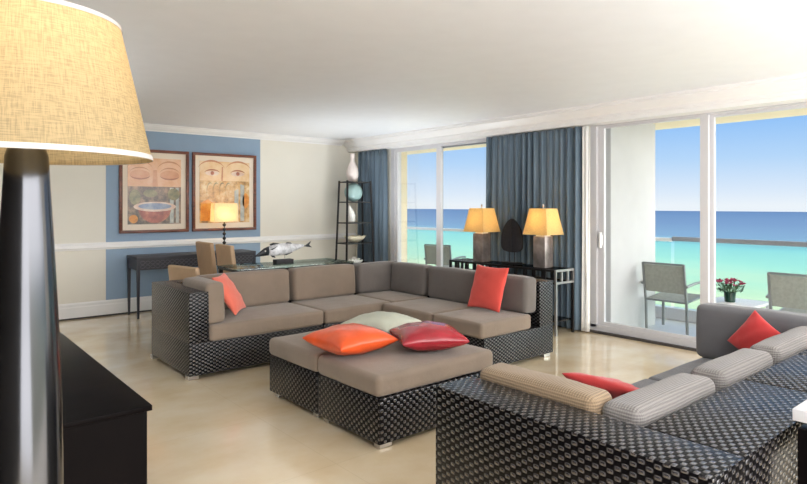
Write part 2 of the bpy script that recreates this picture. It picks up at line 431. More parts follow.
d = bpy.data.objects.new('door_1', None); COL.objects.link(d); d['kind'] = 'structure'
f = BM(); box(f, 5.852, 5.99, .45, 3.72, 0, .055); box(f, 5.852, 5.87, .45, 3.72, .055, .085); box(f, 5.852, 5.99, .45, 3.72, 2.262, 2.274)
box(f, 5.852, 5.99, 3.645, 3.72, .055, 2.262); box(f, 5.852, 5.99, .45, .53, .055, 2.262)
mk('door_frame', f, M['alu'], d)
f = BM(); stile(f, 3.57, 3.64, 5.88, 5.92, .055, 2.262); stile(f, 2.47, 2.545, 5.88, 5.92, .055, 2.262); box(f, 5.88, 5.92, 2.545, 3.57, .055, .12); box(f, 5.88, 5.92, 2.545, 3.57, 2.238, 2.262)
mk('door_leaf', f, M['alu'], d)
f = BM(); stile(f, 2.44, 2.51, 5.94, 5.98, .055, 2.262); stile(f, .53, .6, 5.94, 5.98, .055, 2.262); box(f, 5.94, 5.98, .6, 2.44, .055, .12); box(f, 5.94, 5.98, .6, 2.44, 2.238, 2.262)
mk('door_leaf', f, M['alu'], d)
mk('pane', box(BM(), 5.897, 5.903, 2.545, 3.57, .12, 2.238), M['glass'], d)
mk('pane', box(BM(), 5.957, 5.963, .6, 2.44, .12, 2.238), M['glass'], d)
f = BM(); box(f, 5.845, 5.88, 3.593, 3.617, .93, 1.1, .006); box(f, 5.862, 5.88, 3.585, 3.625, .96, 1.07, .004)
mk('door_handle', f, M['white'], d)

# ------------------------------------------------------------------ balcony, sea
struct('balcony_floor', box(BM(), 6.0, 7.6, -3, 13, -.3, -.05), M['slab'])
struct('balcony_ceiling', box(BM(), 6.0, 7.55, -3, 13, 2.38, 2.62), M['soffit'])
struct('wall_balcony', box(BM(), 6.0, 7.0, 3.56, 3.70, -.05, 2.38), M['stucco'])
struct('wall_balcony_pier', box(BM(), 6.0, 6.26, 7.33, 7.9, -.05, 2.38), M['soffit'])
struct('balcony_curb', box(BM(), 7.44, 7.58, -3, 13, -.05, .1, .01), M['slab'])
r_ = root('balcony_railing', 'grey metal handrail over green glass panels at the balcony edge outside the sliding door', 'railing', (7.5, 0, .1))
mk('handrail', box(BM(), -.035, .035, -2.5, 3.585, .845, .9, .008), M['alu_grey'], r_)
for y0 in (-2.5, -1.0, .52, 2.05):
    mk('glass_panel', box(BM(), -.006, .006, y0 + .01, y0 + 1.51, .0, .845), M['rail_glass'], r_)
r_ = root('balcony_railing', 'white handrail over green glass panels outside the far left window', 'railing', (7.5, 0, .1))
mk('handrail', box(BM(), -.035, .035, 3.595, 12.5, .835, .88, .008), M['white'], r_)
for y0 in (3.6, 5.1, 6.6, 8.1, 9.6, 11.0):
    mk('glass_panel', box(BM(), -.006, .006, y0 + .01, y0 + 1.49, .0, .835), M['rail_glass'], r_)
s = BM(); box(s, 14, 2700, -3500, 4500, -25.6, -25.5); struct('sea', s, M['sea'])

# ------------------------------------------------------------------ curtains
def curtain(name, y0, y1, x, z0, z1, pleats, amp, mat, label, ph=0, taper=0):
    bm = BM(); ny, nz = pleats * 8, 14; g = []
    for j in range(nz + 1):
        zz = z0 + (z1 - z0) * j / nz; row = []
        for i in range(ny + 1):
            s_ = i / ny; a = amp * (.75 + .35 * math.sin(s_ * 13 + ph)) * (1 - .35 * (j / nz) ** 3)
            th = 2 * PI * pleats * s_ + .8 * math.sin(s_ * 23 + ph) + .25 * math.sin(zz * 2.2 + s_ * 9)
            yy = y0 + (y1 - y0) * s_ + .012 * math.sin(zz * 1.7 + s_ * 21) * (1 - j / nz)
            row.append(bm.verts.new((x + a * math.sin(th), yy, zz)))
        g.append(row)
    for j in range(nz):
        for i in range(ny): bm.faces.new((g[j][i], g[j][i + 1], g[j + 1][i + 1], g[j + 1][i]))
    o = mk(name, bm, mat, None, 'all'); m = o.modifiers.new('thickness', 'SOLIDIFY'); m.thickness = .004
    tag(o, label, 'curtain'); return o
curtain('curtain', 3.76, 5.15, 5.745, .015, 2.268, 15, .040, M['curtain'], 'wide floor-length blue-grey curtain behind the two gold-shaded lamps', 1.0)
curtain('curtain', 7.22, 7.95, 5.745, .015, 2.268, 8, .040, M['curtain'], 'narrow blue-grey curtain in the far corner behind the black shelf stand', 2.2)
curtain('curtain', 3.675, 3.75, 5.75, .015, 2.268, 2, .022, M['sheer'], 'thin strip of white sheer curtain beside the sliding door frame', .4)

# ------------------------------------------------------------------ sofas
def feet(parent, pts):
    for x, y in pts: mk('foot', box(BM(), x - .045, x + .045, y - .03, y + .03, 0, .035, .004), M['steel'], parent)
def sofa(label, x0, x1, y0, y1, backs, seat, group, seat_mat, cush, feet_at, T=.22, wk='wicker', ztop=.70, gap=.003):
    """one module; x0..y1 footprint, backs: {side: thickness}; cush: list of (x0,x1,y0,y1,z0,z1,mat,tilt)"""
    cx, cy = (x0 + x1) / 2, (y0 + y1) / 2
    r = root('sofa_module', label, 'sofa', (cx, cy, 0), 0, group)
    L = lambda a, b, c, d: (a - cx, b - cx, c - cy, d - cy)
    X0, X1, Y0, Y1 = x0 + gap, x1 - gap, y0 + gap, y1 - gap
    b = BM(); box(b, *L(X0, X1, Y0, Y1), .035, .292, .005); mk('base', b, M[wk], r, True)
    for side, t in backs.items():
        bx = {'-x': (X0, X0 + t, Y0, Y1), '+x': (X1 - t, X1, Y0, Y1), '-y': (X0, X1, Y0, Y0 + t), '+y': (X0, X1, Y1 - t, Y1)}[side]
        bx = list(bx)
        if side in ('-y', '+y'):       # the side panel fills the corner
            if '-x' in backs: bx[0] = X0 + backs['-x']
            if '+x' in backs: bx[1] = X1 - backs['+x']
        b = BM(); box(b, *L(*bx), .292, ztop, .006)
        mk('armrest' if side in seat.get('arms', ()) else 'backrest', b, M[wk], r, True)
    s_ = seat['box']; b = BM(); rbox(b, *L(*s_), .294, seat.get('top', .425), .026, (.006, .006, .014), n=10, wr=.0015); mk('seat_cushion', b, seat_mat, r, 'all')
    for (a0, a1, b0, b1, z0, z1, m, ax, ang) in cush:
        b = BM(); c = Vector(((a0 + a1) / 2 - cx, (b0 + b1) / 2 - cy, z0))
        Mx = Matrix.Translation(c) @ Matrix.Rotation(ang, 4, ax) @ Matrix.Translation(-c) if ang else None
        rbox(b, *L(a0, a1, b0, b1), z0, z1, .035, (.010, .010, .008), n=8, M=Mx, wr=.002)
        mk('back_cushion', b, m, r, 'all')
    feet(r, [(fx - cx, fy - cy) for fx, fy in feet_at])
    return r
GA = 'modules of the sectional sofa by the wall'
T, TG = M['taupe'], M['taupe_grey']
sofa('left arm module of the far dark woven sofa, holding a light coral pillow', 1.745, 3.0, 4.70, 5.64, {'+y': .2, '-x': .16},
     {'box': (1.91, 2.992, 4.68, 5.36), 'arms': ('-x',)}, GA, T,
     [(1.90, 2.055, 4.70, 5.255, .43, .765, T, 'Y', -.06), (2.06, 2.97, 5.265, 5.435, .43, .755, T, 'X', -.05)],
     [(1.79, 4.76), (1.79, 5.64), (2.93, 4.76), (2.93, 5.64)])
sofa('armless middle module of the far dark woven sofa, between its arm end and its corner', 3.0, 3.8, 4.70, 5.64, {'+y': .2},
     {'box': (3.008, 3.792, 4.68, 5.36)}, GA, T, [(3.02, 3.775, 5.265, 5.435, .43, .755, T, 'X', -.05)],
     [(3.07, 4.76), (3.73, 4.76), (3.07, 5.64), (3.73, 5.64)])
sofa('corner module of the far dark woven sofa, in front of the black shelf stand', 3.8, 4.63, 4.66, 5.64, {'+y': .2, '+x': .2},
     {'box': (3.808, 4.30, 4.668, 5.36)}, GA, T, [(3.825, 4.40, 5.265, 5.435, .43, .75, TG, 'X', -.05), (4.225, 4.40, 4.69, 5.25, .43, .75, TG, 'Y', .05)],
     [(3.87, 4.72), (4.56, 4.72), (4.56, 5.63)])
sofa('armless module of the far dark woven sofa, between its corner and its red-pillow end', 3.68, 4.63, 3.93, 4.66, {'+x': .2},
     {'box': (3.64, 4.30, 3.945, 4.645)}, GA, T, [(4.225, 4.40, 3.96, 4.63, .43, .75, TG, 'Y', .05)],
     [(3.74, 4.0), (4.56, 4.0), (4.56, 4.6)])
sofa('right end module of the far dark woven sofa, holding a coral red pillow', 3.68, 4.63, 3.33, 3.93, {'+x': .2},
     {'box': (3.64, 4.30, 3.325, 3.916)}, GA, T, [(4.225, 4.40, 3.345, 3.915, .43, .75, TG, 'Y', .05)],
     [(3.75, 3.38), (4.56, 3.38), (4.56, 3.86)])
GB = 'modules of the sofa in the foreground'
G, RT, RG = M['grey_fab'], M['rib_tan'], M['rib_grey']
sofa('nearest dark woven sofa module, corner with flat woven top and a ribbed tan cushion', 1.58, 2.59, .65, 1.69, {'-y': .30, '-x': .21},
     {'box': (1.80, 2.582, .96, 1.70), 'arms': ('-x',)}, GB, G,
     [(1.815, 1.965, 1.14, 1.675, .43, .738, RT, 'Y', -.04), (1.835, 2.43, .975, 1.125, .446, .728, RG, 'X', -.04)],
     [(1.66, .72), (1.66, 1.63), (2.5, 1.63)], wk='wicker')
sofa('foreground woven sofa module with a ribbed grey cushion, between the corner and the red-pillow end', 2.59, 3.23, .65, 1.69, {'-y': .30},
     {'box': (2.598, 3.222, .96, 1.70)}, GB, G, [(2.50, 3.06, .98, 1.125, .446, .728, RG, 'X', -.04)],
     [(2.66, 1.63), (3.15, 1.63)], wk='wicker')
sofa('end module of the foreground sofa, with a plain grey arm cushion beside the sliding door', 3.23, 4.27, .65, 1.69, {'-y': .30, '+x': .2},
     {'box': (3.238, 4.05, .96, 1.70), 'arms': ('+x',)}, GB, G,
     [(3.13, 3.87, .985, 1.125, .446, .728, RG, 'X', -.04), (3.885, 4.05, .985, 1.715, .43, .765, G, 'Y', .02)],
     [(3.3, 1.63), (4.2, 1.63), (4.2, .72)], wk='wicker')

def ottoman(label, y0, y1):
    x0, x1 = 2.07, 3.04; cx, cy = (x0 + x1) / 2, (y0 + y1) / 2
    r = root('ottoman', label, 'ottoman', (cx, cy, 0), 0, 'woven ottomans pushed together in the middle of the floor')
    hx, hy = (x1 - x0) / 2, (y1 - y0) / 2 - .004
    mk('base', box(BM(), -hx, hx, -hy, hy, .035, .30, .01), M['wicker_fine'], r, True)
    b = BM(); rbox(b, -hx - .012, hx + .012, -hy + .002, hy - .002, .302, .428, .035, (.004, .002, .01), n=10, wr=.001); mk('cushion', b, M['taupe'], r, 'all')
    feet(r, [(sx * (hx - .07), sy * (hy - .06)) for sx in (-1, 1) for sy in (-1, 1)])
ottoman('left dark woven ottoman with taupe cushion, farther from the foreground sofa', 3.325, 3.99)
ottoman('right dark woven ottoman with taupe cushion, under the crimson pillow near the foreground sofa', 2.66, 3.325)

# ------------------------------------------------------------------ pillows
def pillow(label, loc, rot, a, t, mat, group=None, name='throw_pillow'):
    o = mk(name, pillow_bm(a, t), M[mat], None, 'all'); o.location = loc; o.rotation_euler = rot
    tag(o, label, 'pillow', group); return o
pillow('shiny orange pillow lying on the woven ottoman', (2.235, 3.19, .529), (0, 0, 0), .225, .175, 'orange')
pillow('shiny crimson pillow lying on the ottoman beside the orange one', (2.68, 2.93, .529), (0, 0, math.radians(-27)), .22, .175, 'crimson')
pillow('pale sage green pillow lying on the ottoman behind the orange and crimson pillows', (2.74, 3.50, .519), (0, 0, math.radians(14)), .22, .155, 'sage')
pillow('light coral pillow leaning on the left arm of the far sofa', (2.222, 5.02, .62), (0, math.radians(58), math.radians(-38)), .19, .11, 'coral_light')
pillow('coral red square pillow leaning on the back cushion of the far sofa near the window', (4.115, 3.68, .642), (0, math.radians(-72), math.radians(-3)), .205, .11, 'coral')
pillow('dull red pillow tucked against the grey arm of the foreground sofa, corner up', (3.765, 1.312, .626), (math.radians(45), math.radians(0), math.radians(0)), .122, .085, 'red_fab')
p_ = bpy.context.scene.objects['throw_pillow.005']
p_.rotation_euler = (Matrix.Rotation(math.radians(-10), 3, 'Z') @ Matrix.Rotation(math.radians(-72), 3, 'Y') @ Matrix.Rotation(math.radians(58), 3, 'Z')).to_euler()
pillow('dark red pillow on the foreground sofa seat, mostly hidden behind the tan ribbed cushion', (2.335, 1.352, .592), (0, math.radians(28), math.radians(0)), .175, .10, 'red_fab')

# ------------------------------------------------------------------ big foreground lamp and its table
lx, ly = .202, 1.465
t_ = root('side_table', 'dark round side table under the big foreground lamp', 'table', (lx, ly, 0))
b = BM(); lathe(b, [(.19, .69), (.195, .695), (.195, .715), (.19, .72)], 48); mk('tabletop', b, M['black_gloss'], t_, True)
b = BM(); lathe(b, [(.03, .02), (.022, .1), (.022, .6), (.05, .69)], 24); mk('pedestal', b, M['black_gloss'], t_, True)
b = BM(); lathe(b, [(.15, 0), (.15, .015), (.03, .03)], 40); mk('base', b, M['black_gloss'], t_, True)
L_ = root('table_lamp', 'large tapered dark metal lamp with lit linen shade in the left foreground', 'lamp', (lx, ly, .722))
b = BM(); z0 = .722
lathe(b, [(.060, 0), (.066, .01), (.0675, .06), (.067, .15), (.064, .30), (.060, .40), (.055, .50), (.049, .62), (.043, .72), (.040, .78), (.034, .80), (.012, .81)], 64)
mk('body', b, M['chrome'], L_, 'all')
b = BM(); tube(b, [(0, 0, .81), (0, 0, .90)], .008); mk('neck', b, M['steel'], L_, True)
zb, zt, rb, rt = 1.500 - z0, 1.790 - z0, .243, .178
def shell(bm, prof, seg=72):
    lathe(bm, prof, seg, caps=False)
def frustum_uv(o, rad):
    me = o.data; uvl = me.uv_layers[0]
    for p in me.polygons:
        a0 = None
        for li in p.loop_indices:
            v = me.vertices[me.loops[li].vertex_index].co; a = math.atan2(v.y, v.x)
            if a0 is None: a0 = a
            if a - a0 > PI: a -= 2 * PI
            if a0 - a > PI: a += 2 * PI
            uvl.data[li].uv = (a * rad, v.z)
b = BM(); shell(b, [(rb, zb), (rb * .5 + rt * .5, zb * .5 + zt * .5), (rt, zt)]); o = mk('lamp_shade', b, M['shade_big'], L_, True); frustum_uv(o, .23)
for (rr, zz, hh) in ((rb, zb, .010), (rt, zt, -.009)):
    b = BM(); k = (rb - rt) / (zt - zb); r2 = rr - k * hh
    shell(b, [(rr + .0005, zz - .001 * (1 if hh > 0 else -1)), (rr + .002, zz), (r2 + .002, zz + hh), (r2 + .0003, zz + hh)]); mk('shade_trim', b, M['trim_white'], L_, True)
b = BM()
for a in range(3):
    tube(b, [(0, 0, zb + .09), (math.cos(a * 2.094) * (rb - .035), math.sin(a * 2.094) * (rb - .035), zb + .12)], .0025, 6)
mk('shade_spider', b, M['steel'], L_, True)
b = BM(); lathe(b, [(.010, 0), (.014, .02), (.03, .06), (.032, .085), (.022, .11), (.004, .12)], 20, (0, 0, .9)); mk('bulb', b, M['bulb'], L_, 'all')
def lamp_light(name, loc, power, col=(1, .84, .62), rad=.04):
    l = bpy.data.lights.new(name, 'POINT'); l.energy = power; l.color = col; l.shadow_soft_size = rad
    o = bpy.data.objects.new(name, l); COL.objects.link(o); o.location = loc; return o
lamp_light('lamp_glow', (lx, ly, z0 + 1.035), 2.3)

# ------------------------------------------------------------------ black cabinet on the left
c_ = root('sideboard', 'long low black lacquered sideboard behind the foreground lamp', 'cabinet', (.535, 3.86, 0))
mk('top', box(BM(), -.235, .235, -1.39, 1.39, .578, .60, .003), M['black_gloss'], c_, True)
mk('body', box(BM(), -.22, .205, -1.375, 1.375, .06, .576), M['black_gloss'], c_)
mk('plinth', box(BM(), -.20, .18, -1.33, 1.33, 0, .06), M['black_gloss'], c_)
for k in range(3):
    y0 = -1.365 + k * .912
    dd = mk('door', box(BM(), .206, .222, y0, y0 + .905, .075, .57, .002), M['black_gloss'], c_, True)
    b = BM(); tube(b, [(.24, y0 + .80, .28), (.24, y0 + .80, .40)], .006); tube(b, [(.222, y0 + .80, .29), (.24, y0 + .80, .29)], .004); tube(b, [(.222, y0 + .80, .39), (.24, y0 + .80, .39)], .004)
    mk('handle', b, M['steel'], dd, True)

# ------------------------------------------------------------------ table behind the foreground sofa
c_ = root('console_table', 'black console with pale grey top behind the foreground sofa at the right edge', 'table', (2.01, 0, 0))
mk('tabletop', box(BM(), 0, 1.4, .2, .605, .765, .80, .003), plain('pale_grey_stone', rgb(206, 206, 210), .3, var=.03), c_, True)
mk('panel_leg', box(BM(), .012, .07, .215, .595, 0, .742, .003), M['black_gloss'], c_, True)
mk('panel_leg', box(BM(), 1.33, 1.388, .215, .595, 0, .742, .003), M['black_gloss'], c_, True)
mk('apron', box(BM(), .07, 1.33, .23, .58, .62, .742), M['black_gloss'], c_)
b = BM(); box(b, .03, 1.37, .24, .57, .742, .765); mk('spacer', b, M['black_metal'], c_)

# ------------------------------------------------------------------ console with fretted apron under the pictures
c_ = root('console_table', 'slim charcoal console with fretted apron under the pictures', 'table', (3.0, 7.9, 0))
hx, hy, H = .79, .215, .76
mk('tabletop', box(BM(), -hx, hx, -hy, hy, H - .035, H, .004), M['dark_paint'], c_, True)
b = BM(); box(b, -hx + .02, hx - .02, -hy + .012, -hy + .02, H - .165, H - .035); box(b, -hx + .02, hx - .02, hy - .02, hy - .012, H - .165, H - .035)
box(b, -hx + .012, -hx + .02, -hy + .02, hy - .02, H - .165, H - .035); box(b, hx - .02, hx - .012, -hy + .02, hy - .02, H - .165, H - .035)
ap = mk('apron', b, M['dark_paint'], c_)
b = BM()
n = 25
for i in range(n):
    for j in range(2):
        x = -hx + .07 + (2 * hx - .14) * i / (n - 1); z = H - .125 + j * .05
        ring = [(x + .026 * math.cos(a), -hy + .008, z + .020 * math.sin(a)) for a in [2 * PI * k / 10 for k in range(10)]]
        tube(b, ring, .0035, 5, closed=True)
mk('fretwork', b, plain('worn_grey_fretwork', rgb(92, 92, 100), .5), c_, True)
for sx in (-1, 1):
    for sy in (-1, 1):
        b = BM(); x, y = sx * (hx - .022), sy * (hy - .022)
        for zz, w_ in ((H - .035, .020), (0, .011)):
            pass
        A = [b.verts.new((x + i * .02, y + j * .02, H - .035)) for i, j in ((-1, -1), (1, -1), (1, 1), (-1, 1))]
        B = [b.verts.new((x + i * .011, y + j * .011, 0)) for i, j in ((-1, -1), (1, -1), (1, 1), (-1, 1))]
        for k in range(4): b.faces.new((A[k], A[(k + 1) % 4], B[(k + 1) % 4], B[k]))
        b.faces.new(A); b.faces.new(B[::-1]); mk('leg', b, M['dark_paint'], c_)
# lamp on it
L_ = root('table_lamp', 'small lamp with stacked black bead stem and cream rectangular shade before the right picture', 'lamp', (3.42, 7.9, .762))
b = BM(); prof = [(.06, 0), (.065, .008), (.06, .018), (.012, .022)]
for k in range(6):
    z = .03 + k * .062; prof += [(.008, z), (.020, z + .012), (.026, z + .024), (.020, z + .036), (.008, z + .048)]
prof += [(.008, .41)]
lathe(b, prof, 20); mk('stem', b, M['black_metal'], L_, 'all')
def box_shade(bm, wb, db, wt, dt, z0, z1, th=.003):
    def ring(w, d, z): return [bm.verts.new((i * w / 2, j * d / 2, z)) for i, j in ((-1, -1), (1, -1), (1, 1), (-1, 1))]
    R = [ring(wb, db, z0), ring(wt, dt, z1), ring(wt - th * 2, dt - th * 2, z1), ring(wb - th * 2, db - th * 2, z0)]
    for a in range(4):
        A, B = R[a], R[(a + 1) % 4]
        for k in range(4): bm.faces.new((A[k], A[(k + 1) % 4], B[(k + 1) % 4], B[k]))
b = BM(); box_shade(b, .35, .15, .33, .13, .405, .665); mk('lamp_shade', b, M['shade_cream'], L_)
b = BM(); lathe(b, [(.008, .41), (.024, .45), (.024, .48), (.006, .5)], 14); mk('bulb', b, M['bulb'], L_, 'all')
lamp_light('lamp_glow', (3.42, 7.9, .762 + .54), 5, rad=.03)

# added upward fill spots without fixtures, unseen, to brighten the ceiling
def ceiling_fill(name, loc, power, size=150):
    l = bpy.data.lights.new(name, 'SPOT'); l.energy = power; l.color = (.90, .95, 1); l.shadow_soft_size = .2; l.spot_size = math.radians(size); l.spot_blend = 1
    o = bpy.data.objects.new(name, l); COL.objects.link(o); o.location = loc; o.rotation_euler = (PI, 0, 0)
ceiling_fill('ceiling_fill_spot', (.2, -.75, 1.0), 290, 145)
ceiling_fill('ceiling_fill_spot', (3.3, -.3, .9), 75, 145)
ceiling_fill('ceiling_fill_spot', (-.75, 5.4, .9), 310, 145)
ceiling_fill('ceiling_fill_spot', (4.9, 6.45, .35), 130, 140)

# ------------------------------------------------------------------ framed pictures
def art_mat(name, base, dark, light, s):
    b = N(name); f = b.noise(s, 8, .68); b.bsdf(b.ramp(f, [(.32, dark), (.48, base), (.66, light)]), .4, 0, .5, coat=.5); return b.m
SK = art_mat('print_skin', rgb(230, 176, 134), rgb(214, 150, 106), rgb(242, 206, 174), 3)
SK2 = art_mat('print_warm_skin', rgb(232, 196, 148), rgb(212, 158, 104), rgb(244, 220, 186), 3)
GRN = art_mat('print_foliage', rgb(112, 92, 78), rgb(52, 46, 42), rgb(176, 142, 116), 11)
GRN2 = art_mat('print_gold_foliage', rgb(208, 162, 100), rgb(140, 104, 66), rgb(238, 216, 172), 9)
LIDM = art_mat('print_shadow_line', rgb(170, 96, 66), rgb(142, 76, 54), rgb(190, 118, 86), 6)
BRW = art_mat('print_brow', rgb(196, 132, 92), rgb(180, 112, 74), rgb(210, 150, 110), 6)
BOWL = art_mat('print_bowl', rgb(176, 96, 78), rgb(132, 66, 58), rgb(204, 130, 106), 7)
WAT = art_mat('print_water', rgb(136, 150, 176), rgb(108, 124, 156), rgb(182, 186, 196), 6)
ORG = art_mat('print_orange', rgb(226, 150, 60), rgb(196, 112, 40), rgb(240, 186, 96), 8)
LIDL = art_mat('print_lid', rgb(214, 150, 110), rgb(198, 132, 94), rgb(228, 172, 134), 5)
RIM = art_mat('print_pale', rgb(224, 196, 178), rgb(206, 170, 150), rgb(238, 220, 204), 6)
LEAFP = art_mat('print_leaf', rgb(126, 120, 84), rgb(84, 84, 62), rgb(164, 150, 108), 9)
GRY = art_mat('print_grey', rgb(180, 182, 176), rgb(140, 146, 146), rgb(214, 210, 198), 8)
def flat(bm, poly, y, th=.0015):
    prism(bm, poly, 'y', y - th, y)
def arc_band(cx, cz, rx, rz, a0, a1, w0, n=14):
    """crescent polygon: brow or eyelid"""
    out, inn = [], []
    for k in range(n + 1):
        a = math.radians(a0 + (a1 - a0) * k / n); e = math.sin(PI * k / n)
        out.append((cx + rx * math.cos(a), cz + rz * math.sin(a) + w0 * e * .5)); inn.append((cx + rx * math.cos(a), cz + rz * math.sin(a) - w0 * (e * .5 + .05)))
    return out + inn[::-1]
def ell(cx, cz, rx, rz, n=24, a0=0, a1=360): return [(cx + rx * math.cos(math.radians(a0 + (a1 - a0) * k / n)), cz + rz * math.sin(math.radians(a0 + (a1 - a0) * k / n))) for k in range(n if a1 - a0 == 360 else n + 1)]
def picture(label, x0, x1, z0, z1, which):
    cx, cz = (x0 + x1) / 2, (z0 + z1) / 2; w, h = (x1 - x0) / 2, (z1 - z0) / 2
    r = root('framed_picture', label, 'picture', (cx, YW - .004, cz), 0, 'framed prints on the blue wall')
    f = BM(); t = .038
    for (a, b_, c, d_) in ((-w, w, h - t, h), (-w, w, -h, -h + t), (-w, -w + t, -h + t, h - t), (w - t, w, -h + t, h - t)): box(f, a, b_, -.04, 0, c, d_, .004)
    mk('frame', f, M['walnut'], r, True)
    mk('mat', box(BM(), -w + t, w - t, -.014, -.002, -h + t, h - t), M['mat_board'], r)
    pw, ph = w - t - .065, h - t - .075; y = -.0145
    b = BM(); flat(b, [(-pw, -ph), (pw, -ph), (pw, ph), (-pw, ph)], y); pr = mk('print', b, GRN if which == 0 else GRN2, r)
    y -= .002; top0 = .06 if which == 0 else .16
    b = BM(); flat(b, [(-pw, top0), (pw, top0), (pw, ph), (-pw, ph)], y); mk('painted_face', b, SK if which == 0 else SK2, pr)
    y -= .002
    def paint(name, m, *polys, dy=0):
        for p in polys:
            b = BM(); flat(b, p, y - dy); mk(name, b, m, pr)
    if which == 0:
        for s_ in (-1, 1):
            ex = s_ * .19
            paint('painted_eyelid', LIDL, ell(ex, top0 + .155, .125, .062))
            paint('painted_lash_line', LIDM, arc_band(ex, top0 + .155, .130, .055, 186, 354, .020), dy=.0008)
            paint('painted_crease', BRW, arc_band(ex, top0 + .165, .135, .085, 12, 168, .016), dy=.0008)
            paint('painted_brow', BRW, arc_band(s_ * .19, top0 + .20, .17, .135, 15, 165, .020))
        paint('painted_nose', LIDL, [(-.035, top0 + .001), (.035, top0 + .001), (.022, top0 + .22), (-.022, top0 + .22)])
        paint('painted_bowl', BOWL, ell(0, -.22, pw * .62, .20, 24, 186, 354))
        paint('painted_bowl_rim', RIM, ell(0, -.205, pw * .80, .065), dy=.0008)
        paint('painted_water', WAT, ell(0, -.20, pw * .62, .042), dy=.0016)
        paint('painted_leaves', LEAFP, ell(-pw + .09, -.08, .07, .10), ell(pw - .1, -.04, .08, .08), ell(-.06, -.03, .09, .05), dy=.0004)
        paint('painted_pillar', GRY, [(pw - .15, -ph + .01), (pw - .10, -ph + .01), (pw - .10, top0 - .01), (pw - .15, top0 - .01)], [(pw - .07, -ph + .01), (pw - .03, -ph + .01), (pw - .03, top0 - .01), (pw - .07, top0 - .01)])
        paint('painted_flower', ORG, ell(-pw + .07, -ph + .07, .055, .055), dy=.0022)
    else:
        for s_ in (-1, 1):
            ex = s_ * .19
            paint('painted_eye', RIM, ell(ex, top0 + .105, .10, .034))
            paint('painted_iris', LIDM, ell(ex, top0 + .108, .026, .028), dy=.0008)
            paint('painted_lash_line', LIDM, arc_band(ex, top0 + .10, .118, .055, 12, 168, .018), dy=.0014)
            paint('painted_brow', BRW, arc_band(s_ * .2, top0 + .12, .21, .16, 22, 158, .024))
        paint('painted_nose', BRW, [(-.06, top0 + .001), (-.035, top0 + .001), (-.03, top0 + .20), (-.05, top0 + .20)])
        paint('painted_flower', ORG, [(-pw + .01, -ph + .03), (-pw + .17, -ph + .03), (-pw + .2, -.16), (-pw + .12, -.10), (-pw + .02, -.15)], ell(pw - .06, -.12, .05, .11))
        paint('painted_leaves', LEAFP, *[arc_band(-.22 + .09 * k, .0, .05, .13, 60, 200, .022) for k in range(4)], dy=.0006)
        paint('painted_pillar', GRY, [(.14, -ph + .02), (.20, -ph + .02), (.20, .05), (.14, .02)], [(.23, -ph + .02), (.29, -ph + .02), (.29, .10), (.23, .12)])
picture('wooden-framed print of lowered eyelids above a red bowl, left of the pair', 2.13, 3.02, 1.035, 2.13, 0)
picture('wooden-framed print of open eyes above golden foliage, behind the small lamp', 3.07, 4.02, 1.035, 2.13, 1)

# ------------------------------------------------------------------ glass table behind the far sofa, chairs, fish
t_ = root('glass_table', 'dark-edged glass table standing behind the far sofa', 'table', (3.45, 6.18, 0))
mk('tabletop', box(BM(), -.73, .73, -.30, .30, .705, .72, .003), M['table_glass'], t_, True)
f = BM()
for y in (-.29, .29): box(f, -.72, .72, y - .012, y + .012, .68, .704)
for x in (-.715, .715): box(f, x - .012, x + .012, -.278, .278, .68, .704)
mk('table_frame', f, M['black_metal'], t_)
for sx in (-1, 1):
    for sy in (-1, 1): mk('leg', box(BM(), sx * .70 - .018, sx * .70 + .018, sy * .265 - .018, sy * .265 + .018, 0, .68), M['black_metal'], t_)
def dining_chair(label, x, y, rz, H=.93, w=.46):
    r = root('dining_chair', label, 'chair', (x, y, 0), rz, 'tan dining chairs around the glass table')
    b = BM(); rbox(b, -.02, .43, -w / 2, w / 2, .40, .47, .02, (0, 0, .008), n=4); mk('seat', b, M['tan_leather'], r, 'all')
    b = BM(); Mx = Matrix.Translation((0, 0, .43)) @ Matrix.Rotation(math.radians(-7), 4, 'Y') @ Matrix.Translation((0, 0, -.43))
    rbox(b, -.055, 0, -w / 2, w / 2, .43, H, .018, (.004, 0, 0), n=4, M=Mx); mk('backrest', b, M['tan_leather'], r, 'all')
    for px, py in ((.39, -w / 2 + .03), (.39, w / 2 - .03), (.0, -w / 2 + .03), (.0, w / 2 - .03)):
        mk('leg', box(BM(), px - .017, px + .017, py - .017, py + .017, 0, .405), M['black_gloss'], r)
dining_chair('tan leather dining chair beyond the glass table, nearer the table', 3.02, 6.77, 0, .935, .44)
dining_chair('tan leather dining chair beyond the glass table, nearer the fretted console', 3.0, 7.33, 0, .94, .48)
dining_chair('low-backed tan chair behind the left arm of the far sofa', 2.24, 6.03, math.radians(12), .79, .5)

t_ = root('fish_sculpture', 'silver and black fish sculpture on a dark block on the glass table', 'sculpture', (3.40, 6.2, .7205))
b = BM(); box(b, -.11, .11, -.05, .05, 0, .05, .004); mk('base', b, M['slate'], t_, True)
b = BM(); tube(b, [(.02, 0, .05), (.02, 0, .11)], .005); mk('rod', b, M['steel'], t_, True)
def fish_body(bm, prof, seg=16, flat_=.45):
    rings = []
    for x, z, hh in prof: rings.append([bm.verts.new((x, hh * flat_ * math.cos(a), z + hh * math.sin(a))) for a in [2 * PI * k / seg for k in range(seg)]])
    for A, B in zip(rings, rings[1:]):
        for k in range(seg): bm.faces.new((A[k], A[(k + 1) % seg], B[(k + 1) % seg], B[k]))
    bm.faces.new(rings[0][::-1]); bm.faces.new(rings[-1])
b = BM(); fish_body(b, [(-.19, .155, .052), (-.12, .16, .066), (0, .167, .068), (.1, .175, .055), (.2, .187, .032), (.27, .198, .013)]); mk('body', b, M['silver_fish'], t_, 'all')
b = BM(); fish_body(b, [(-.36, .10, .003), (-.31, .118, .022), (-.25, .142, .043), (-.191, .155, .053)]); mk('head', b, M['black_fish'], t_, 'all')
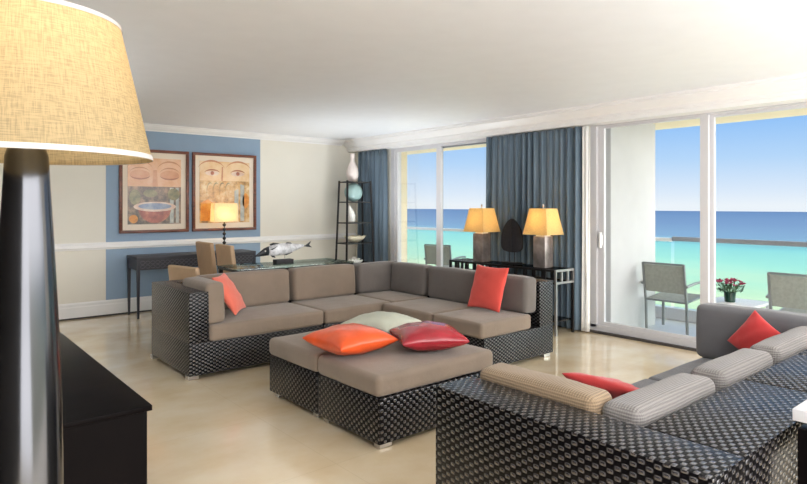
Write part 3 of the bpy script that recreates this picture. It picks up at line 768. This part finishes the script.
b = BM(); fish_body(b, [(-.245, .155, .010), (-.235, .156, .012)], 12, 3.0); mk('eye', b, M['coral_white'], t_, True)
b = BM(); prism(b, [(.265, .19), (.30, .20), (.37, .245), (.345, .20), (.385, .17), (.31, .18)], 'y', -.006, .006); mk('tail_fin', b, M['black_fish'], t_)
for pts in ([(-.16, .21), (-.10, .222), (-.05, .235), (-.13, .245), (-.175, .232)], [(.03, .232), (.12, .218), (.10, .238), (.05, .246)],
            [(-.01, .104), (.07, .115), (.09, .135), (.12, .122), (.04, .095)], [(-.17, .11), (-.12, .10), (-.10, .07), (-.14, .08)], [(-.185, .17), (-.10, .20), (-.08, .21), (-.15, .165)]):
    b = BM(); prism(b, pts, 'y', -.035 if len(pts) == 5 and pts[0][1] == .17 else -.005, -.028 if pts[0][1] == .17 else .005); mk('fin', b, M['black_fish'], t_)

# ------------------------------------------------------------------ shelf stand in the corner and what stands on it
ex, ey = 5.42, 7.60
e_ = root('etagere', 'narrow black open shelf stand tapering upward in the far corner', 'shelf', (ex, ey, 0))
zs = [.20, .50, .815, 1.13, 1.45, 1.76]
def half(z): k = z / 1.76; return .275 - .055 * k, .16 - .05 * k
for sx in (-1, 1):
    for sy in (-1, 1):
        b = BM(); a0, b0 = half(0); a1, b1 = half(1.775); bar(b, (sx * a0, sy * b0, 0), (sx * a1, sy * b1, 1.775), .028); mk('upright', b, M['black_metal'], e_)
for z in zs:
    a, c = half(z); f = mk('shelf', box(BM(), -a + .012, a - .012, -c + .012, c - .012, z - .012, z, 0), M['dark_glass'] if z < 1.7 else M['black_metal'], e_)
    b = BM(); box(b, -a, a, -c - .006, -c + .010, z - .016, z + .001); box(b, -a, a, c - .010, c + .006, z - .016, z + .001)
    box(b, -a - .006, -a + .010, -c + .01, c - .01, z - .016, z + .001); box(b, a - .010, a + .006, -c + .01, c - .01, z - .016, z + .001); mk('shelf_frame', b, M['black_metal'], e_)
v = mk('vase', lathe(BM(), [(.05, 0), (.07, .02), (.092, .08), (.095, .14), (.082, .21), (.055, .27), (.033, .31), (.03, .36), (.034, .42), (.04, .435), (.034, .43), (.02, .36)], 40), M['ceramic'], None, 'all')
v.location = (ex - .05, ey, 1.7625); tag(v, 'pale bottle-shaped ceramic vase on top of the black shelf stand', 'vase')
v = mk('aqua_ball', lathe(BM(), [(.03, 0)] + [(.145 * math.sin(a), .145 - .145 * math.cos(a)) for a in [PI * k / 24 for k in range(2, 24)]] + [(.004, .29)], 40), M['aqua'], None, 'all')
v.location = (ex - .03, ey, 1.4525); v.scale = (1, .92, 1); tag(v, 'large aqua ceramic ball on the upper shelf of the black stand', 'ornament')
v = BM(); prof = [(.05, 0), (.062, .03), (.055, .08), (.064, .10), (.048, .15), (.052, .165), (.034, .20), (.036, .21), (.015, .25), (.003, .27)]; lathe(v, prof, 24)
for vv in v.verts: vv.co.x += .02 * math.sin(vv.co.z * 18); vv.co.x *= 1 + .1 * math.sin(vv.co.z * 60)
v = mk('seashell', v, M['coral_white'], None, 'all'); v.location = (ex - .08, ey, 1.1325); tag(v, 'white spiral seashell upright on the middle shelf of the black stand', 'seashell')
b = BM(); seg = 40; rings = []
for r0, z in ((.04, 0), (.09, .02), (.14, .055), (.172, .10), (.166, .10), (.13, .062), (.08, .03), (.01, .02)):
    rings.append([b.verts.new((r0 * 1.15 * math.cos(2 * PI * k / seg), r0 * .68 * math.sin(2 * PI * k / seg), z + (.010 * math.sin(k * 2 * PI / 4) if z >= .1 else 0))) for k in range(seg)])
for A, B in zip(rings, rings[1:]):
    for k in range(seg): b.faces.new((A[k], A[(k + 1) % seg], B[(k + 1) % seg], B[k]))
b.faces.new(rings[0][::-1]); b.faces.new(rings[-1])
v = mk('bowl', b, M['shell'], None, 'all'); v.location = (ex + .0, ey, .8175); tag(v, 'cream shell-shaped bowl on the lower shelf of the black stand', 'bowl')
b = BM(); rb_ = random.Random(3)
lathe(b, [(.13, 0), (.15, .015), (.13, .03), (.07, .045), (.02, .05)], 24)
for vv in b.verts: vv.co.y *= .6
for k in range(60):
    a = rb_.uniform(0, 2 * PI); q = rb_.uniform(0, 1) ** .6; p = Vector((.14 * q * math.cos(a), .085 * q * math.sin(a), .02 + .025 * (1 - q)))
    tube(b, [p, p + Vector((.025 * math.cos(a) * q, .012 * math.sin(a) * q, rb_.uniform(.03, .07) * (1.15 - q)))], [.009, .006], 6)
v = mk('coral', b, M['coral_white'], None, True); v.location = (ex - .02, ey, .5025); tag(v, 'clump of white coral on the lowest visible shelf of the black stand', 'ornament')

# ------------------------------------------------------------------ black console under the wide curtain
c_ = root('console_table', 'black metal console with square openings under its glass top before the curtain', 'table', (5.495, 4.61, 0))
hx, hy, H = .165, .81, .705
mk('tabletop', box(BM(), -hx + .02, hx - .02, -hy + .02, hy - .02, H - .012, H - .002), M['dark_glass'], c_)
def frame_side(n, along, fixed, lo, hi, mat):
    b = BM(); w = .022
    def seg(a0, a1, z0, z1):
        if along == 'y': box(b, fixed - w / 2, fixed + w / 2, a0, a1, z0, z1)
        else: box(b, a0, a1, fixed - w / 2, fixed + w / 2, z0, z1)
    seg(lo, hi, H - .024, H); seg(lo, hi, H - .155, H - .133)
    for k in range(n + 1):
        a = lo + (hi - lo) * k / n; a0 = max(lo, a - w / 2); a1 = min(hi, a + w / 2); seg(a0, a1, H - .133, H - .024)
    return mk('apron_frame', b, mat, c_)
frame_side(12, 'y', -hx + .011, -hy + .022, hy - .022, M['black_metal']); frame_side(12, 'y', hx - .011, -hy + .022, hy - .022, M['black_metal'])
frame_side(3, 'x', -hy + .011, -hx, hx, M['glare_metal']); frame_side(3, 'x', hy - .011, -hx, hx, M['black_metal'])
for sx in (-1, 1):
    for sy in (-1, 1):
        x, y = sx * (hx - .011), sy * (hy - .011)
        mk('leg', box(BM(), x - .011, x + .011, y - .0112, y + .0112, 0, H - .155), M['glare_metal'] if sy < 0 and sx < 0 else M['black_metal'], c_)
mk('shelf', box(BM(), -hx + .024, hx - .024, -hy + .024, hy - .024, .14, .155), M['dark_glass'], c_)
def gold_lamp(label, y):
    r = root('table_lamp', label, 'lamp', (5.48, y, .706), 0, 'lamps on the black console')
    mk('base', box(BM(), -.075, .075, -.08, .08, .0, .345, .006), M['mercury'], r, True)
    mk('cap', box(BM(), -.055, .055, -.06, .06, .345, .36, .003), M['white'], r, True)
    b = BM(); box_shade(b, .31, .33, .205, .225, .365, .655); mk('lamp_shade', b, M['shade_gold'], r)
    b = BM(); tube(b, [(0, 0, .36), (0, 0, .68)], .005, 8); lathe(b, [(.005, .67), (.012, .685), (.008, .70), (.002, .708)], 12); mk('finial', b, M['steel'], r, True)
    b = BM(); lathe(b, [(.008, .40), (.026, .44), (.026, .47), (.006, .5)], 14); mk('bulb', b, M['bulb'], r, 'all')
    lamp_light('lamp_glow', (5.48, y, .706 + .53), 2.3, (1, .84, .62), .03)
gold_lamp('gold-shaded lamp with square mirrored base on the console, nearer the sliding door', 4.08)
gold_lamp('gold-shaded lamp with square mirrored base on the console, beside the far window', 5.0)
s_ = root('sculpture', 'dark leaf-shaped sculpture on thin rods between the two gold-shaded lamps', 'sculpture', (5.5, 4.54, .706))
mk('base', box(BM(), -.06, .06, -.11, .11, 0, .022, .003), M['black_metal'], s_, True)
for y in (-.035, .035):
    b = BM(); tube(b, [(0, y, .022), (0, y, .175)], .005, 8); mk('rod', b, M['black_metal'], s_, True)
b = BM(); out = [(0, .14), (.05, .142), (.12, .155), (.155, .19), (.160, .25), (.150, .33), (.135, .40), (.105, .455), (.06, .50), (.03, .525), (0, .535)]
poly = out + [(-y, z) for y, z in out[-2:0:-1]]
prism(b, poly, 'x', -.014, .014); bmesh.ops.bevel(b, geom=b.edges[:], offset=.005, segments=2, affect='EDGES'); mk('leaf_panel', b, M['slate'], s_, True)
b = BM(); tube(b, [(-.016, 0, .15), (-.018, 0, .3), (-.016, 0, .53)], .006, 8); mk('rib', b, M['slate'], s_, True)

# ------------------------------------------------------------------ balcony furniture
def sling_chair(label, x, y, rz):
    r = root('patio_chair', label, 'chair', (x, y, -.05), rz, 'grey sling chairs on the balcony')
    w = .235
    b = BM(); box(b, .0, .46, -w + .012, w - .012, 0, .008); xf(b, Matrix.Translation((0, 0, .355)) @ Matrix.Rotation(math.radians(-6), 4, 'Y')); mk('seat', b, M['sling'], r)
    b = BM(); box(b, -.004, .004, -w + .012, w - .012, .46, .775); xf(b, Matrix.Translation((0, 0, .36)) @ Matrix.Rotation(math.radians(-9), 4, 'Y') @ Matrix.Translation((0, 0, -.36))); mk('backrest', b, M['sling'], r)
    tp = -.068
    for s_ in (-1, 1):
        b = BM(); bar(b, (.02, s_ * w, 0), (0, s_ * w, .36), .022, .026); bar(b, (0, s_ * w, .355), (tp, s_ * w, .79), .022, .026); mk('leg', b, M['chair_frame'], r)
        b = BM(); bar(b, (.42, s_ * w, 0), (.42, s_ * w, .545), .022, .026); mk('leg', b, M['chair_frame'], r)
        b = BM(); tube(b, [(-.045, s_ * (w + .02), .545), (.1, s_ * (w + .035), .57), (.28, s_ * (w + .04), .58), (.45, s_ * (w + .03), .565)], .016, 8); mk('armrest', b, M['chair_frame'], r, True)
    b = BM(); bar(b, (0, -w, .36), (0, w, .36), .02); bar(b, (.45, -w, .40), (.45, w, .40), .02); bar(b, (tp, -w, .785), (tp, w, .785), .022)
    bar(b, (-.012, -w, .465), (-.012, w, .465), .014)
    for s_ in (-1, 1): bar(b, (0, s_ * (w - .006), .36), (.45, s_ * (w - .006), .40), .02)
    mk('seat_frame', b, M['chair_frame'], r)
sling_chair('grey-framed mesh balcony chair standing beside the white side wall', 6.64, 3.255, 0)
sling_chair('grey-framed mesh balcony chair right of the flower pot, cut by the photo edge', 6.56, 1.92, 0)
sling_chair('grey-framed mesh chair seen through the far left window', 6.85, 7.20, math.radians(18))
t_ = root('patio_table', 'low white balcony table under the pink flowers', 'table', (6.62, 2.5, -.05))
mk('tabletop', box(BM(), -.25, .25, -.25, .25, .425, .45, .004), M['white'], t_, True)
for sx in (-1, 1):
    for sy in (-1, 1): mk('leg', box(BM(), sx * .22 - .014, sx * .22 + .014, sy * .22 - .014, sy * .22 + .014, 0, .425), M['alu'], t_)
p_ = root('potted_flowers', 'bunch of magenta flowers in a small dark green pot on the balcony table', 'flowers', (6.54, 2.53, .4005))
b = BM(); lathe(b, [(.045, 0), (.05, .005), (.056, .10), (.051, .10), (.046, .02), (.01, .015)], 24); mk('pot', b, M['pot'], p_, True)
rr = random.Random(11)
lf = BM(); fl = BM(); fd = BM()
def leaf(bm, c, d, L, w):
    d = Vector(d).normalized(); s_ = d.cross(Vector((0, 0, 1))); s_ = s_.normalized() if s_.length > .01 else Vector((1, 0, 0)); u = s_.cross(d)
    P = [c, c + d * L * .5 + s_ * w, c + d * L, c + d * L * .5 - s_ * w]
    A = [bm.verts.new(p + u * .0012) for p in P]; B = [bm.verts.new(p - u * .0012) for p in P]
    bm.faces.new(A); bm.faces.new(B[::-1])
    for k in range(4): bm.faces.new((A[k], B[k], B[(k + 1) % 4], A[(k + 1) % 4]))
for k in range(60):
    a = rr.uniform(0, 2 * PI); el = rr.uniform(-.1, 1.2); q = rr.uniform(.03, .12)
    c = Vector((q * math.cos(a), q * math.sin(a), .09 + rr.uniform(0, .07)))
    leaf(lf, c, (math.cos(a) * math.cos(el), math.sin(a) * math.cos(el), math.sin(el)), rr.uniform(.04, .07), .013)
for k in range(26):
    a = rr.uniform(0, 2 * PI); q = .125 * rr.uniform(0, 1) ** .55; c = Vector((q * math.cos(a), q * math.sin(a), .15 + .075 * math.sqrt(max(0, 1 - (q / .14) ** 2)) + rr.uniform(-.015, .015)))
    tgt = fl if k % 3 else fd
    tube(lf, [Vector((q * .2 * math.cos(a), q * .2 * math.sin(a), .06)), c], .0025, 5)
    for m in range(6):
        bb = m * PI / 3 + k; leaf(tgt, c, (math.cos(bb) * .8 + .5 * math.cos(a), math.sin(bb) * .8 + .5 * math.sin(a), .55), .034, .011)
mk('leaves', lf, M['leaf'], p_); mk('petals', fl, M['petal'], p_); mk('petals', fd, M['petal_dark'], p_)

# ------------------------------------------------------------------ world
w = bpy.data.worlds.new('World'); SC.world = w; w.use_nodes = True; nt = w.node_tree; nt.nodes.clear()
out = nt.nodes.new('ShaderNodeOutputWorld'); bg = nt.nodes.new('ShaderNodeBackground'); tc = nt.nodes.new('ShaderNodeTexCoord')
sp = nt.nodes.new('ShaderNodeSeparateXYZ'); nt.links.new(tc.outputs['Generated'], sp.inputs[0])
rp = nt.nodes.new('ShaderNodeValToRGB'); cr = rp.color_ramp
nt.links.new(sp.outputs[2], rp.inputs[0])
stops = [(0, rgb(242, 248, 255)), (.02, rgb(226, 239, 255)), (.07, rgb(186, 219, 254)), (.14, rgb(140, 193, 252)), (.3, rgb(112, 172, 246)), (1, rgb(90, 150, 236))]
cr.elements[0].position, cr.elements[0].color = stops[0]; cr.elements[1].position, cr.elements[1].color = stops[-1]
for p, c in stops[1:-1]:
    e = cr.elements.new(p); e.color = c
# the sky behind the viewer, also below the horizon, is brightened to fill the room
dt = nt.nodes.new('ShaderNodeVectorMath'); dt.operation = 'DOT_PRODUCT'; nt.links.new(tc.outputs['Generated'], dt.inputs[0]); dt.inputs[1].default_value = (-.15, -.98, .0)
mr = nt.nodes.new('ShaderNodeMapRange'); mr.interpolation_type = 'SMOOTHSTEP'; nt.links.new(dt.outputs['Value'], mr.inputs[0])
mr.inputs[1].default_value = -.15; mr.inputs[2].default_value = .75; mr.inputs[3].default_value = 0; mr.inputs[4].default_value = 1
mx = nt.nodes.new('ShaderNodeMix'); mx.data_type = 'RGBA'; nt.links.new(mr.outputs[0], mx.inputs[0]); nt.links.new(rp.outputs[0], mx.inputs[6]); mx.inputs[7].default_value = (6.6, 6.5, 6.4, 1)
nt.links.new(mx.outputs[2], bg.inputs[0]); bg.inputs[1].default_value = 1.0; nt.links.new(bg.outputs[0], out.inputs[0])

# ------------------------------------------------------------------ camera
cd = bpy.data.cameras.new('Camera'); cam = bpy.data.objects.new('Camera', cd); COL.objects.link(cam); SC.camera = cam
cd.sensor_width = 36; cd.lens = 596 / 807 * 36; cd.shift_y = -(242 - 205) / 807; cd.clip_start = .02; cd.clip_end = 9000
yaw = math.atan2(.7644, .6447)
cam.location = (0, 0, 1.4); cam.rotation_euler = (PI / 2, 0, yaw - PI / 2)
vs = SC.view_settings; vs.view_transform = 'Standard'; vs.look = 'None'; vs.exposure = 0; vs.gamma = 1; vs.use_curve_mapping = False
SC.cycles.max_bounces = 10; SC.cycles.diffuse_bounces = 6; SC.cycles.transparent_max_bounces = 16
SC.cycles.use_denoising = True; SC.cycles.sample_clamp_indirect = 6
